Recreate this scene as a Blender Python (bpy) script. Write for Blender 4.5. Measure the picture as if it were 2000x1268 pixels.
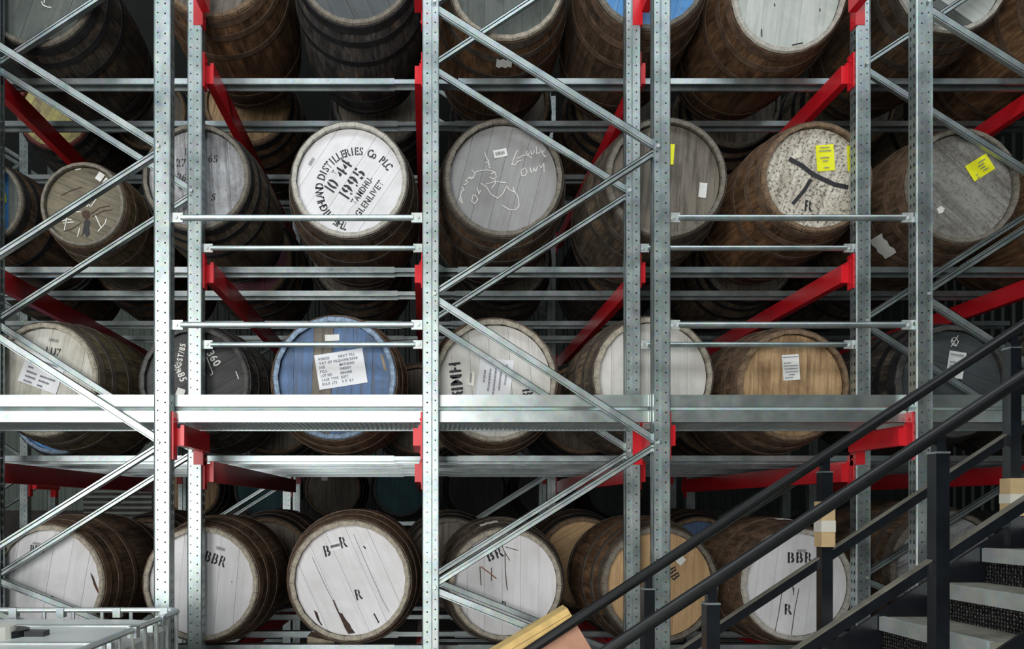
import bpy, bmesh, math, random
from mathutils import Vector, Matrix
random.seed(7)
PI = math.pi
for o in list(bpy.data.objects): bpy.data.objects.remove(o, do_unlink=True)
scene = bpy.context.scene
COL = scene.collection

# ------------------------------------------------------------------ camera
EYE = 1.64                      # eye height above the floor (m)
FPX, VX, VY = 1431.0, 834.0, 995.0   # focal length and principal point for a 2000x1268 frame
cam = bpy.data.cameras.new('camera'); cam_o = bpy.data.objects.new('camera', cam); COL.objects.link(cam_o)
cam.sensor_fit = 'HORIZONTAL'; cam.sensor_width = 36.0; cam.lens = 36.0*FPX/2000.0
cam.shift_x = (1000.0-VX)/2000.0; cam.shift_y = (VY-634.0)/2000.0
cam.clip_start = 0.05; cam.clip_end = 100
cam_o.location = (0, 0, EYE); cam_o.rotation_euler = (PI/2, 0, 0)
scene.camera = cam_o

# ------------------------------------------------------------------ world, daylight and added fill
w = bpy.data.worlds.new('World'); scene.world = w; w.use_nodes = True
bg = w.node_tree.nodes['Background']
bg.inputs[0].default_value = (0.80, 0.90, 1.0, 1); bg.inputs[1].default_value = 0.45

def area(name, loc, target, sx, sy, power, col):
    l = bpy.data.lights.new(name, 'AREA'); l.shape = 'RECTANGLE'; l.size = sx; l.size_y = sy
    l.energy = power; l.color = col
    o = bpy.data.objects.new(name, l); COL.objects.link(o); o.location = loc
    o.rotation_euler = (Vector(target)-Vector(loc)).to_track_quat('-Z', 'Y').to_euler()
    return o
# daylight entering the loading door behind and left of the viewer
area('door_daylight', (-2.7, -3.9, 2.35), (-0.2, 4.2, 2.4), 4.7, 4.5, 600, (1.0, 0.985, 0.95))
# added fill lamp under the closed roof, lifting cask tops and treads
area('roof_skylight', (0.6, 1.2, 7.1), (0.6, 2.0, 0.0), 9.0, 1.4, 230, (0.90, 0.96, 1.0))

vs = scene.view_settings
vs.view_transform = 'Standard'; vs.look = 'None'; vs.gamma = 1.0; vs.exposure = 0.0
vs.use_curve_mapping = False

# ------------------------------------------------------------------ helpers
def P(px, py, Y):
    """photo pixel -> world point on the vertical plane at depth Y"""
    return Vector(((px-VX)/FPX*Y, Y, EYE-(py-VY)/FPX*Y))
def tag(o, label=None, cat=None, group=None, kind=None):
    if label: o['label'] = label
    if cat: o['category'] = cat
    if group: o['group'] = group
    if kind: o['kind'] = kind
    return o
def empty(name, loc=(0,0,0), label=None, cat=None, group=None):
    o = bpy.data.objects.new(name, None); o.empty_display_size = 0.1; COL.objects.link(o); o.location = loc
    return tag(o, label, cat, group)
def link(name, me, mats=None, parent=None, loc=None):
    """object for a (shared) mesh; materials sit on the object"""
    o = bpy.data.objects.new(name, me); COL.objects.link(o)
    if mats is not None:
        if not isinstance(mats, (list, tuple)): mats = [mats]
        while len(me.materials) < len(mats): me.materials.append(None)
        for i, m in enumerate(mats):
            o.material_slots[i].link = 'OBJECT'; o.material_slots[i].material = m
    if parent is not None: o.parent = parent
    if loc is not None: o.location = loc
    return o

class MB:
    def __init__(s): s.v = []; s.f = []; s.m = []
    def add(s, vs, fs, mi=0):
        b = len(s.v); s.v += [tuple(v) for v in vs]
        for f in fs: s.f.append(tuple(b+i for i in f)); s.m.append(mi)
        return s
    def box(s, x0, x1, y0, y1, z0, z1, mi=0):
        return s.add([(x0,y0,z0),(x1,y0,z0),(x1,y1,z0),(x0,y1,z0),(x0,y0,z1),(x1,y0,z1),(x1,y1,z1),(x0,y1,z1)],
            [(0,3,2,1),(4,5,6,7),(0,1,5,4),(1,2,6,5),(2,3,7,6),(3,0,4,7)], mi)
    def obox(s, c, ax, ay, az, hx, hy, hz, mi=0):
        c, ax, ay, az = Vector(c), Vector(ax), Vector(ay), Vector(az)
        vs = [c+ax*(hx*i)+ay*(hy*j)+az*(hz*k) for k in (-1,1) for (i,j) in ((-1,-1),(1,-1),(1,1),(-1,1))]
        return s.add(vs, [(0,3,2,1),(4,5,6,7),(0,1,5,4),(1,2,6,5),(2,3,7,6),(3,0,4,7)], mi)
    def tube(s, p, q, r, n=12, mi=0, cap=True):
        p, q = Vector(p), Vector(q); d = (q-p).normalized()
        a = d.orthogonal().normalized(); b = d.cross(a)
        vs = []
        for e in (p, q):
            for i in range(n):
                t = 2*PI*i/n; vs.append(e+(a*math.cos(t)+b*math.sin(t))*r)
        fs = [(i, (i+1) % n, n+(i+1) % n, n+i) for i in range(n)]
        if cap: fs += [tuple(range(n-1,-1,-1)), tuple(range(n, 2*n))]
        return s.add(vs, fs, mi)
    def path(s, pts, r, n=10, mi=0):
        pts = [Vector(p) for p in pts]; N = len(pts); vs = []; up = None
        for i, p in enumerate(pts):
            d = (pts[min(i+1,N-1)]-pts[max(i-1,0)]).normalized()
            a = d.orthogonal().normalized() if up is None else (up-d*up.dot(d)).normalized()
            up = a; b = d.cross(a)
            for k in range(n):
                t = 2*PI*k/n; vs.append(p+(a*math.cos(t)+b*math.sin(t))*r)
        fs = [(i*n+k, i*n+(k+1) % n, (i+1)*n+(k+1) % n, (i+1)*n+k) for i in range(N-1) for k in range(n)]
        fs += [tuple(range(n-1,-1,-1)), tuple(range((N-1)*n, N*n))]
        return s.add(vs, fs, mi)
    def prism(s, poly, axis, a, b, mi=0):
        """extrude a 2-D polygon along axis x (poly=(y,z)), y (poly=(x,z)) or z (poly=(x,y))"""
        def pt(p, t):
            return {'x': (t,p[0],p[1]), 'y': (p[0],t,p[1]), 'z': (p[0],p[1],t)}[axis]
        n = len(poly)
        vs = [pt(p,a) for p in poly]+[pt(p,b) for p in poly]
        fs = [(i,(i+1)%n,n+(i+1)%n,n+i) for i in range(n)]+[tuple(range(n-1,-1,-1)), tuple(range(n,2*n))]
        return s.add(vs, fs, mi)
    def ribbon(s, pts, wd, y, mi=0):
        """flat brush stroke in the x-z plane at depth y"""
        for si, (a, b) in enumerate(zip(pts[:-1], pts[1:])):
            d = Vector((b[0]-a[0], b[1]-a[1]))
            if d.length < 1e-6: continue
            d.normalize(); n = Vector((-d.y, d.x))*wd*0.5; e = d*wd*0.3
            q = [(a[0]-e.x+n.x, a[1]-e.y+n.y), (a[0]-e.x-n.x, a[1]-e.y-n.y), (b[0]+e.x-n.x, b[1]+e.y-n.y), (b[0]+e.x+n.x, b[1]+e.y+n.y)]
            s.add([(u, y-0.00012*(si % 5), v) for u, v in q], [(0,1,2,3)], mi)
        return s
    def mesh(s, name, smooth=False, fix=True):
        me = bpy.data.meshes.new(name); me.from_pydata(s.v, [], s.f)
        nm = max(s.m)+1 if s.m else 1
        for i in range(nm): me.materials.append(None)
        me.polygons.foreach_set('material_index', s.m)
        if fix:
            bm = bmesh.new(); bm.from_mesh(me); bmesh.ops.recalc_face_normals(bm, faces=bm.faces); bm.to_mesh(me); bm.free()
        if smooth: me.polygons.foreach_set('use_smooth', [True]*len(me.polygons))
        me.update(); return me
    def build(s, name, mats, parent=None, loc=None, smooth=False):
        return link(name, s.mesh(name, smooth), mats, parent, loc)

# ------------------------------------------------------------------ materials
class NT:
    def __init__(s, name):
        s.mat = bpy.data.materials.new(name); s.mat.use_nodes = True
        s.t = s.mat.node_tree; s.n = s.t.nodes; s.b = s.n['Principled BSDF']
    def node(s, typ, **kw):
        n = s.n.new(typ)
        for k, v in kw.items():
            if k in ('i',):
                for a, b in v.items(): n.inputs[a].default_value = b
            else: setattr(n, k, v)
        return n
    def ln(s, a, b): s.t.links.new(a, b)
    def ramp(s, fac, stops):
        r = s.node('ShaderNodeValToRGB'); e = r.color_ramp.elements
        while len(e) < len(stops): e.new(0.5)
        for el, (p, c) in zip(e, stops): el.position = p; el.color = (c[0],c[1],c[2],1)
        s.ln(fac, r.inputs[0]); return r.outputs[0]
    def mix(s, fac, a, b, mode='MIX'):
        m = s.node('ShaderNodeMix', data_type='RGBA', blend_type=mode)
        if isinstance(fac, (int,float)): m.inputs[0].default_value = fac
        else: s.ln(fac, m.inputs[0])
        for k, v in ((6,a),(7,b)):
            if isinstance(v, tuple): m.inputs[k].default_value = (v[0],v[1],v[2],1)
            else: s.ln(v, m.inputs[k])
        return m.outputs[2]
    def vec(s, scale=(1,1,1), rnd=0.0, what='Object'):
        tc = s.node('ShaderNodeTexCoord'); out = tc.outputs[what]
        if rnd:
            oi = s.node('ShaderNodeObjectInfo')
            mu = s.node('ShaderNodeVectorMath', operation='SCALE'); mu.inputs[0].default_value = (rnd, rnd*0.7, rnd*1.3)
            s.ln(oi.outputs['Random'], mu.inputs['Scale'])
            ad = s.node('ShaderNodeVectorMath', operation='ADD'); s.ln(out, ad.inputs[0]); s.ln(mu.outputs[0], ad.inputs[1]); out = ad.outputs[0]
        mp = s.node('ShaderNodeMapping'); mp.inputs['Scale'].default_value = scale; s.ln(out, mp.inputs[0])
        return mp.outputs[0]
    def noise(s, v, scale, detail=4, rough=0.55, dist=0.0):
        n = s.node('ShaderNodeTexNoise'); n.inputs['Scale'].default_value = scale; n.inputs['Detail'].default_value = detail
        n.inputs['Roughness'].default_value = rough; n.inputs['Distortion'].default_value = dist
        s.ln(v, n.inputs['Vector']); return n.outputs['Fac']
    def bump(s, h, st=0.3, dist=0.01):
        b = s.node('ShaderNodeBump'); b.inputs['Strength'].default_value = st; b.inputs['Distance'].default_value = dist
        s.ln(h, b.inputs['Height']); s.ln(b.outputs[0], s.b.inputs['Normal'])
    def set(s, col=None, rough=0.5, metal=0.0, spec=None):
        if col is not None:
            if isinstance(col, tuple): s.b.inputs['Base Color'].default_value = (col[0],col[1],col[2],1)
            else: s.ln(col, s.b.inputs['Base Color'])
        if isinstance(rough, (int,float)): s.b.inputs['Roughness'].default_value = rough
        else: s.ln(rough, s.b.inputs['Roughness'])
        s.b.inputs['Metallic'].default_value = metal
        if spec is not None: s.b.inputs['Specular IOR Level'].default_value = spec
        return s.mat

def plain(name, col, rough=0.6, metal=0.0, var=0.12, scale=18):
    n = NT(name); f = n.noise(n.vec(), scale, 4)
    lo = tuple(c*(1-var) for c in col); hi = tuple(min(1,c*(1+var)) for c in col)
    return n.set(n.ramp(f, [(0.3,lo),(0.7,hi)]), rough, metal)
def galvanised(name, a, b, rough=0.40, metal=0.88, scale=60):
    n = NT(name); v = n.vec(rnd=7)
    vo = n.node('ShaderNodeTexVoronoi'); vo.inputs['Scale'].default_value = scale; n.ln(v, vo.inputs['Vector'])
    f1 = n.noise(v, 9, 5); c1 = n.ramp(f1, [(0.3,a),(0.7,b)])
    c = n.mix(0.16, c1, vo.outputs['Color'], 'SOFT_LIGHT')
    rr = n.node('ShaderNodeMapRange'); rr.inputs[3].default_value = rough-0.08; rr.inputs[4].default_value = rough+0.12
    n.ln(f1, rr.inputs[0])
    return n.set(c, rr.outputs[0], metal)
def stave_wood(name, dark, mid, light, spread=0.5):
    n = NT(name)
    v = n.vec((26,2.2,26), rnd=9); g = n.noise(v, 1.6, 6, 0.62, 0.4)
    ge = n.node('ShaderNodeNewGeometry'); mp = n.node('ShaderNodeMapping'); mp.inputs['Scale'].default_value = (1,0.55,1); n.ln(ge.outputs['Position'], mp.inputs[0])
    pos = mp.outputs[0]; big = n.noise(pos, 4.6, 7, 0.66, 1.2)
    c = n.ramp(g, [(0.28,dark),(0.52,mid),(0.78,light)])
    rs = n.noise(pos, 8.5, 7, 0.72, 1.6)
    c = n.mix(n.ramp(rs, [(0.52,(0,0,0)),(0.68,(0.7,0.7,0.7))]), c, (light[0]*1.2, light[1]*0.9, light[2]*0.68))
    st = n.ramp(big, [(0.34,(0.16,0.15,0.15)),(0.48,(0.75,0.73,0.70)),(0.66,(1.5,1.45,1.36))])
    c = n.mix(0.75, c, st, 'MULTIPLY')
    oi = n.node('ShaderNodeObjectInfo')
    rv = n.ramp(oi.outputs['Random'], [(0.0,(0.62,0.62,0.64)),(0.5,(0.95,0.95,0.95)),(1.0,(1.3,1.24,1.18))])
    c = n.mix(0.5, c, rv, 'MULTIPLY')
    n.bump(g, 0.45, 0.006)
    return n.set(c, 0.72, 0, 0.35)
def painted_head(name, base, dirt, wood, amt=0.5, grain=0.35, speck=0.0, rough=0.6):
    n = NT(name)
    oi = n.vec((1,1,1), rnd=5)
    big = n.noise(oi, 4.2, 6, 0.62, 0.8)
    gv = n.vec((34,8,2.4), rnd=5); g = n.noise(gv, 1.3, 5, 0.6)
    fine = n.noise(oi, 55, 4, 0.7)
    m1 = n.ramp(big, [(0.42,(0,0,0)),(0.72,(amt,amt,amt))])
    c = n.mix(m1, base, dirt)
    m2 = n.ramp(g, [(0.46,(0,0,0)),(0.66,(grain,grain,grain))])
    c = n.mix(m2, c, wood)
    if speck:
        m3 = n.ramp(fine, [(0.50,(0,0,0)),(0.62,(speck,speck,speck))])
        c = n.mix(m3, c, (0.05,0.045,0.04))
    n.bump(g, 0.18, 0.004)
    return n.set(c, rough, 0, 0.4)

M = {}
M['galv'] = galvanised('galvanised_steel', (0.32,0.38,0.385), (0.50,0.565,0.565))
M['galv_dark'] = galvanised('galvanised_rail', (0.31,0.36,0.37), (0.49,0.55,0.56), 0.36, 0.85)
M['galv_bright'] = galvanised('galvanised_bright', (0.50,0.56,0.56), (0.68,0.73,0.72), 0.40, 0.6, 30)
M['galv_fascia'] = galvanised('galvanised_fascia', (0.52,0.58,0.58), (0.62,0.68,0.67), 0.34, 0.92, 40)
M['red'] = plain('red_paint', (0.62,0.012,0.022), 0.34, 0, 0.10, 5)
M['black'] = plain('black_paint', (0.006,0.0075,0.0105), 0.30, 0, 0.3, 12)
M['black_rubber'] = plain('black_handrail', (0.0075,0.0085,0.0095), 0.34, 0, 0.25, 20)
M['hoop'] = plain('hoop_steel', (0.085,0.068,0.055), 0.6, 0.25, 0.45, 14)
M['hoop_rust'] = plain('hoop_rust', (0.115,0.073,0.048), 0.65, 0.15, 0.5, 16)
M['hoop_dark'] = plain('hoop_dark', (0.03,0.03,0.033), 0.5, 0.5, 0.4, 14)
W = {
 'brown': stave_wood('stave_brown', (0.038,0.025,0.016), (0.105,0.068,0.042), (0.20,0.145,0.098)),
 'rust': stave_wood('stave_rust', (0.048,0.026,0.015), (0.135,0.074,0.038), (0.25,0.165,0.095)),
 'grey': stave_wood('stave_grey', (0.045,0.037,0.028), (0.122,0.098,0.070), (0.23,0.195,0.148)),
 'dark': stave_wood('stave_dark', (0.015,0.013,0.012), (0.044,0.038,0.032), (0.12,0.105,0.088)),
 'smoke': stave_wood('stave_smoke', (0.022,0.022,0.023), (0.066,0.066,0.068), (0.18,0.17,0.155)),
 'olive': stave_wood('stave_olive', (0.036,0.030,0.018), (0.105,0.084,0.047), (0.20,0.165,0.10)),
}
C = {
 'pale': plain('chime_pale', (0.33,0.295,0.235), 0.7, 0, 0.35, 40),
 'white': plain('chime_white', (0.40,0.385,0.34), 0.7, 0, 0.3, 45),
 'brown': plain('chime_brown', (0.16,0.105,0.062), 0.75, 0, 0.45, 40),
 'grey': plain('chime_grey', (0.15,0.135,0.11), 0.75, 0, 0.45, 45),
 'blue': plain('chime_blue', (0.22,0.30,0.41), 0.7, 0, 0.45, 50),
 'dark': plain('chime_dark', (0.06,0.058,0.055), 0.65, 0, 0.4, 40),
 'red': plain('chime_red', (0.14,0.035,0.03), 0.7, 0, 0.4, 40),
}
H = {
 'white': painted_head('head_white', (0.74,0.74,0.77), (0.60,0.59,0.60), (0.46,0.44,0.42), 0.7, 0.22),
 'cream': painted_head('head_cream', (0.66,0.65,0.60), (0.40,0.38,0.31), (0.30,0.27,0.21), 0.9, 0.35),
 'offwhite': painted_head('head_offwhite', (0.68,0.67,0.64), (0.44,0.42,0.38), (0.34,0.31,0.27), 0.6, 0.25),
 'grey': painted_head('head_grey', (0.30,0.30,0.305), (0.20,0.195,0.19), (0.16,0.15,0.14), 0.6, 0.3, 0, 0.5),
 'stripe': painted_head('head_stripe', (0.46,0.47,0.49), (0.17,0.17,0.18), (0.10,0.10,0.105), 0.95, 0.75, 0.25),
 'blue': painted_head('head_blue', (0.10,0.185,0.36), (0.045,0.075,0.14), (0.09,0.10,0.11), 0.95, 0.75),
 'skyblue': painted_head('head_skyblue', (0.10,0.33,0.72), (0.05,0.12,0.26), (0.30,0.42,0.55), 0.7, 0.3),
 'tan': painted_head('head_tan', (0.46,0.31,0.165), (0.20,0.12,0.06), (0.15,0.085,0.042), 0.95, 0.7),
 'paletan': painted_head('head_paletan', (0.56,0.37,0.19), (0.36,0.22,0.11), (0.24,0.14,0.07), 0.6, 0.35),
 'speck': painted_head('head_speck', (0.68,0.64,0.55), (0.36,0.31,0.24), (0.15,0.12,0.09), 0.8, 0.5, 0.9),
 'wood': painted_head('head_wood', (0.20,0.175,0.14), (0.10,0.088,0.07), (0.055,0.045,0.036), 0.85, 0.8),
 'worn': painted_head('head_worn', (0.27,0.265,0.245), (0.14,0.13,0.115), (0.075,0.068,0.06), 0.9, 0.6, 0.5),
 'olive': painted_head('head_olive', (0.175,0.155,0.105), (0.095,0.08,0.055), (0.045,0.038,0.03), 0.8, 0.6),
 'black': painted_head('head_black', (0.045,0.046,0.048), (0.028,0.028,0.03), (0.09,0.088,0.08), 0.8, 0.4),
 'charcoal': painted_head('head_charcoal', (0.062,0.072,0.078), (0.035,0.04,0.043), (0.10,0.105,0.10), 0.8, 0.35),
 'greendark': painted_head('head_greendark', (0.105,0.125,0.115), (0.05,0.055,0.05), (0.16,0.165,0.15), 0.85, 0.5),
 'palegreen': painted_head('head_palegreen', (0.52,0.56,0.535), (0.36,0.41,0.38), (0.26,0.28,0.26), 0.8, 0.35),
 'teal': painted_head('head_teal', (0.025,0.11,0.135), (0.015,0.05,0.06), (0.01,0.03,0.035), 0.7, 0.4),
 'yellowred': painted_head('head_yellowred', (0.50,0.46,0.17), (0.16,0.12,0.10), (0.20,0.17,0.13), 1.0, 0.6),
 'pink': painted_head('head_pink', (0.30,0.10,0.15), (0.14,0.06,0.06), (0.10,0.06,0.05), 0.8, 0.5),
}
M['ink'] = plain('stencil_ink', (0.022,0.022,0.026), 0.7, 0, 0.3, 40)
M['chalk'] = plain('chalk', (0.72,0.72,0.68), 0.9, 0, 0.25, 90)
M['paper'] = plain('white_paper', (0.80,0.81,0.84), 0.7, 0, 0.04, 10)
M['sticker'] = plain('sticker_paper', (0.74,0.75,0.73), 0.6, 0, 0.06, 20)
M['yellow'] = plain('yellow_label', (0.86,0.86,0.02), 0.55, 0, 0.06, 12)
M['print'] = plain('small_print', (0.20,0.21,0.26), 0.7, 0, 0.2, 30)
M['crack'] = plain('bare_split_wood', (0.055,0.03,0.022), 0.85, 0, 0.5, 60)
M['rustmark'] = plain('rust_mark', (0.28,0.08,0.035), 0.8, 0, 0.5, 60)
M['pine'] = plain('pine_timber', (0.66,0.46,0.17), 0.6, 0, 0.18, 14)
M['ply'] = plain('pink_plywood', (0.56,0.30,0.20), 0.65, 0, 0.14, 16)
M['chock'] = plain('chock_wood', (0.30,0.25,0.18), 0.75, 0, 0.3, 20)
M['kraft'] = plain('kraft_paper', (0.52,0.38,0.20), 0.6, 0, 0.12, 18)
M['tape'] = plain('clear_tape', (0.62,0.60,0.53), 0.35, 0, 0.08, 18)
M['plastic'] = plain('tank_plastic', (0.62,0.66,0.65), 0.35, 0, 0.08, 4)
M['cap_white'] = plain('cap_white', (0.74,0.74,0.66), 0.4, 0, 0.05, 6)
def chequer():
    n = NT('chequer_plate'); v = n.vec((1,1,1))
    ck = n.node('ShaderNodeTexVoronoi', feature='F1'); ck.inputs['Scale'].default_value = 62; ck.inputs['Randomness'].default_value = 0.35
    n.ln(v, ck.inputs['Vector']); n.bump(ck.outputs['Distance'], 1.0, 0.02)
    f = n.noise(v, 40, 4, 0.7)
    return n.set(n.ramp(f, [(0.45,(0.010,0.011,0.013)),(0.75,(0.055,0.05,0.042))]), 0.38, 0.3)
M['chequer'] = chequer()
M['dusty'] = plain('dusty_black_paint', (0.13,0.125,0.10), 0.7, 0, 0.4, 9)  # dust tone plus the light on the mid rail's top edge, set in colour
def tread():
    n = NT('tread_top'); v = n.vec(); f = n.noise(v, 14, 6, 0.7)
    return n.set(n.ramp(f, [(0.35,(0.15,0.155,0.115)),(0.65,(0.27,0.265,0.225))]), 0.7)
M['tread'] = tread()
def floor_mat():
    n = NT('concrete_floor'); v = n.vec(); f = n.noise(v, 2.2, 8, 0.65)
    return n.set(n.ramp(f, [(0.3,(0.17,0.165,0.155)),(0.7,(0.30,0.295,0.28))]), 0.75)
M['floor'] = floor_mat()
M['clad_light'] = plain('pale_green_cladding', (0.27,0.33,0.29), 0.5, 0.1, 0.08, 2)  # same cladding made paler, so the colour carries the light on it
M['clad'] = plain('green_cladding', (0.05,0.062,0.056), 0.5, 0.1, 0.10, 2)  # same cladding darkened, putting the shade behind the casks into its colour
M['concrete'] = plain('dark_concrete', (0.09,0.085,0.08), 0.85, 0, 0.3, 5)
M['roof'] = plain('roof_sheet', (0.09,0.10,0.10), 0.7, 0, 0.1, 3)
M['slat'] = plain('louvre_slat', (0.36,0.40,0.36), 0.5, 0.2, 0.1, 6)

# ------------------------------------------------------------------ building shell
def struct(name, mb, mat, parent=None):
    o = mb.build(name, mat, parent)
    if parent is None: o['kind'] = 'structure'
    return o
XL, XR, YB, YF, ZC = -8.6, 8.6, 13.0, -4.0, 7.2
struct('floor', MB().box(XL, XR, YF-6, YB, -0.2, 0.0), M['floor'])
struct('ceiling', MB().box(XL, XR, YF, YB, ZC, ZC+0.15), M['roof'])
def cladding(name, along, a, b, z0, z1, pos, face, pitch=0.20):
    """trapezoidal sheet: profile extruded in z"""
    mb = MB(); n = int((b-a)/pitch)+1; pts = []
    for i in range(n):
        u = a+i*pitch
        for du, d in ((0,0),(0.11,0),(0.135,0.03),(0.175,0.03)): pts.append((u+du, pos+face*d))
    back = [(pts[-1][0], pos-face*0.05), (pts[0][0], pos-face*0.05)]
    poly = pts+back
    if along == 'y': poly = [(q, u) for (u, q) in poly]
    mb.prism(poly, 'z', z0, z1); return mb
wb = struct('wall_back', MB().box(XL, XR, YB, YB+0.2, 0, 1.62), M['concrete'])
struct('cladding_sheet', cladding('c', 'x', XL, -4.4, 1.62, ZC, YB, -1), M['clad_light'], wb)
struct('cladding_sheet', cladding('c', 'x', -4.3, XR, 1.62, ZC, YB, -1), M['clad'], wb)
wl = struct('wall_left', MB().box(XL-0.2, XL, YF, YB, 0, 1.62), M['concrete'])
struct('cladding_sheet', cladding('c', 'y', YF, YB, 1.62, ZC, XL, 1), M['clad'], wl)
wr = struct('wall_right', MB().box(XR, XR+0.2, YF, YB, 0, 1.62), M['concrete'])
struct('cladding_sheet', cladding('c', 'y', YF, YB, 1.62, ZC, XR, -1), M['clad'], wr)
# wall behind the viewer with a wide open loading door
mb = MB(); mb.box(XL, -5.0, YF-0.2, YF, 0, ZC); mb.box(-0.3, XR, YF-0.2, YF, 0, ZC); mb.box(-5.0, -0.3, YF-0.2, YF, 4.65, ZC)
struct('wall_front', mb, M['clad_light'])  # paler copy here brightens what the galvanised posts reflect
# louvred shutter in the back wall
lv = empty('door_1'); lv['kind'] = 'structure'; lv.location = (-5.45, YB-0.09, 1.0)
MB().box(-0.62,0.62,0.03,0.06,-1.0,1.5).build('door_backing', M['concrete'], lv)
me = MB().box(-0.6,0.6,0,0.02,-0.022,0.022).mesh('slat')
for i in range(24): link('slat', me, M['slat'], lv, (0,0,-0.85+i*0.095))

# ------------------------------------------------------------------ rack frames
Y1, Y2, Y3, Y4 = 3.67, 4.185, 6.93, 7.445
PW, PD = 0.084, 0.07           # upright width and depth
ZT = 5.6
FR = {'L': (-4.98,-3.82), 'A': (-2.49,-1.329), 'B': (0.018,1.179), 'C': (2.496,3.657)}
def holes_strip(mb, x0, x1, y, hx, z0, z1, pitch, r, axis='y', slot=1.0, off=0.0):
    """strip of sheet at depth y from x0..x1 with one real hole per pitch"""
    n = int((z1-z0)/pitch); K = 8
    for i in range(n):
        zc = z0+(i+0.5)*pitch; a = z0+i*pitch; b = a+pitch
        co = [(x1,zc),(x1,b),(hx,b),(x0,b),(x0,zc),(x0,a),(hx,a),(x1,a)]
        ho = [(hx+r*math.cos(2*PI*k/K), zc+off+r*slot*math.sin(2*PI*k/K)) for k in range(K)]
        vs = co+ho
        pts = [(u,y,v) if axis == 'y' else (y,u,v) for u, v in vs]
        mb.add(pts, [(k,(k+1)%K,K+(k+1)%K,K+k) for k in range(K)])
def post_mesh(sgn):
    """upright: outer (beam) side at +x*sgn, brace side at -x*sgn; front face at y=0"""
    mb = MB(); h = PW/2; t = 0.003; z1 = 5.6
    def X(u): return u*sgn
    def sb(u0,u1,y0,y1): mb.box(min(X(u0),X(u1)), max(X(u0),X(u1)), y0, y1, 0, z1)
    c_ = 0.005
    for y, iy in ((0.0,1),(PD,-1)):          # wide flange with round holes, narrow recessed flange with holes
        a, b = sorted((X(-0.004), X(h-c_))); holes_strip(mb, a, b, y, X(0.017), 0, z1, 0.05, 0.0046)
        a, b = sorted((X(-h+0.005), X(-0.011))); holes_strip(mb, a, b, y+iy*0.011, X(-0.024), 0, z1, 0.05, 0.0042, off=0.012)
        for (u0,y0_,u1,y1_) in ((h-c_,0,h,c_), (-0.004,0,-0.008,0.011), (-h+0.005,0.011,-h+0.001,0.004), (-h+0.001,0.004,-h,0.022), (-0.008,0.011,-0.011,0.011)):
            mb.add([(X(u0),y+iy*y0_,0),(X(u1),y+iy*y1_,0),(X(u1),y+iy*y1_,z1),(X(u0),y+iy*y0_,z1)], [(0,1,2,3)])
    u = X(h)                                  # beam side with slots
    holes_strip(mb, c_, PD*0.5, u, 0.022, 0, z1, 0.05, 0.006, 'x', 2.0)
    holes_strip(mb, PD*0.5, PD-c_, u, PD-0.022, 0, z1, 0.05, 0.006, 'x', 2.0)
    mb.box(-0.06,0.06,-0.02,PD+0.02,0,0.008)  # foot plate
    return mb.mesh('post', fix=True)
POST = {1: post_mesh(1), -1: post_mesh(-1)}
def brace_mesh(p, q, open_front):
    """C-channel between two points of the frame plane (x,z), local depth 0..0.026"""
    p, q = Vector((p[0],0,p[1])), Vector((q[0],0,q[1])); d = (q-p); L = d.length; d.normalize()
    n = Vector((-d.z,0,d.x));
    if n.z < 0: n = -n
    yv = Vector((0,1,0)); c = (p+q)/2; mb = MB(); w = 0.017
    def b(cn, cy, hn, hy): mb.obox(c+n*cn+yv*cy, d, n, yv, L/2, hn, hy)
    if open_front:
        b(0,0.026,w,0.0015); b(w-0.0015,0.013,0.0015,0.0145); b(-w+0.0015,0.013,0.0015,0.0145)
        b(w-0.0055,0.0,0.0055,0.0015); b(-w+0.0085,0.0,0.0085,0.0015)
    else:
        b(0,0.0,w,0.0015); b(w-0.0015,0.013,0.0015,0.0145); b(-w+0.0015,0.013,0.0015,0.0145)
        b(-w-0.002,0.004,0.003,0.005)
    return mb.mesh('brace')
NL = [EYE+v for v in (4.04,2.55,1.082,-0.392)]; NR = [EYE+v for v in (3.31,1.823,0.336,-0.865)]
fw = FR['B'][1]-FR['B'][0]; xa, xb = PW/2-0.012, fw-PW/2+0.012; e = 0.019
BR = []
for i in range(4):
    BR.append(brace_mesh((xa,NL[i]-e),(xb,NR[i]+e),False))
    if i < 3: BR.append(brace_mesh((xa,NL[i+1]+e),(xb,NR[i]-e),True))
BR.append(brace_mesh((xa,0.30),(xb,0.30),True))
bolt = MB().tube((0,-0.008,0),(0,0,0),0.009,8).mesh('bolt')
PLN = {Y1:'nearest plane', Y2:'second plane', Y3:'third plane', Y4:'rearmost plane'}
FLN = {'L':'beyond the left edge', 'A':'at the left', 'B':'in the middle', 'C':'at the right'}
for Yp in (Y1,Y2,Y3,Y4):
    for k in ('L','A','B','C'):
        if k == 'L' and Yp < 6: continue
        a, b = FR[k]
        fr = empty('rack_frame', (a, Yp, 0), 'galvanised upright frame with zigzag braces %s, %s of the rack' % (FLN[k], PLN[Yp]), 'rack frame', 'galvanised rack frames')
        link('post', POST[-1], M['galv'], fr, (0,0,0)); link('post', POST[1], M['galv'], fr, (b-a,0,0))
        for m in BR: link('brace', m, M['galv'], fr, (0,0.026,0))
        for z in NL: link('bolt', bolt, M['galv_bright'], fr, (PW/2-0.022,0.006,z))
        for z in NR: link('bolt', bolt, M['galv_bright'], fr, (b-a-PW/2+0.022,0.006,z))

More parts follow.
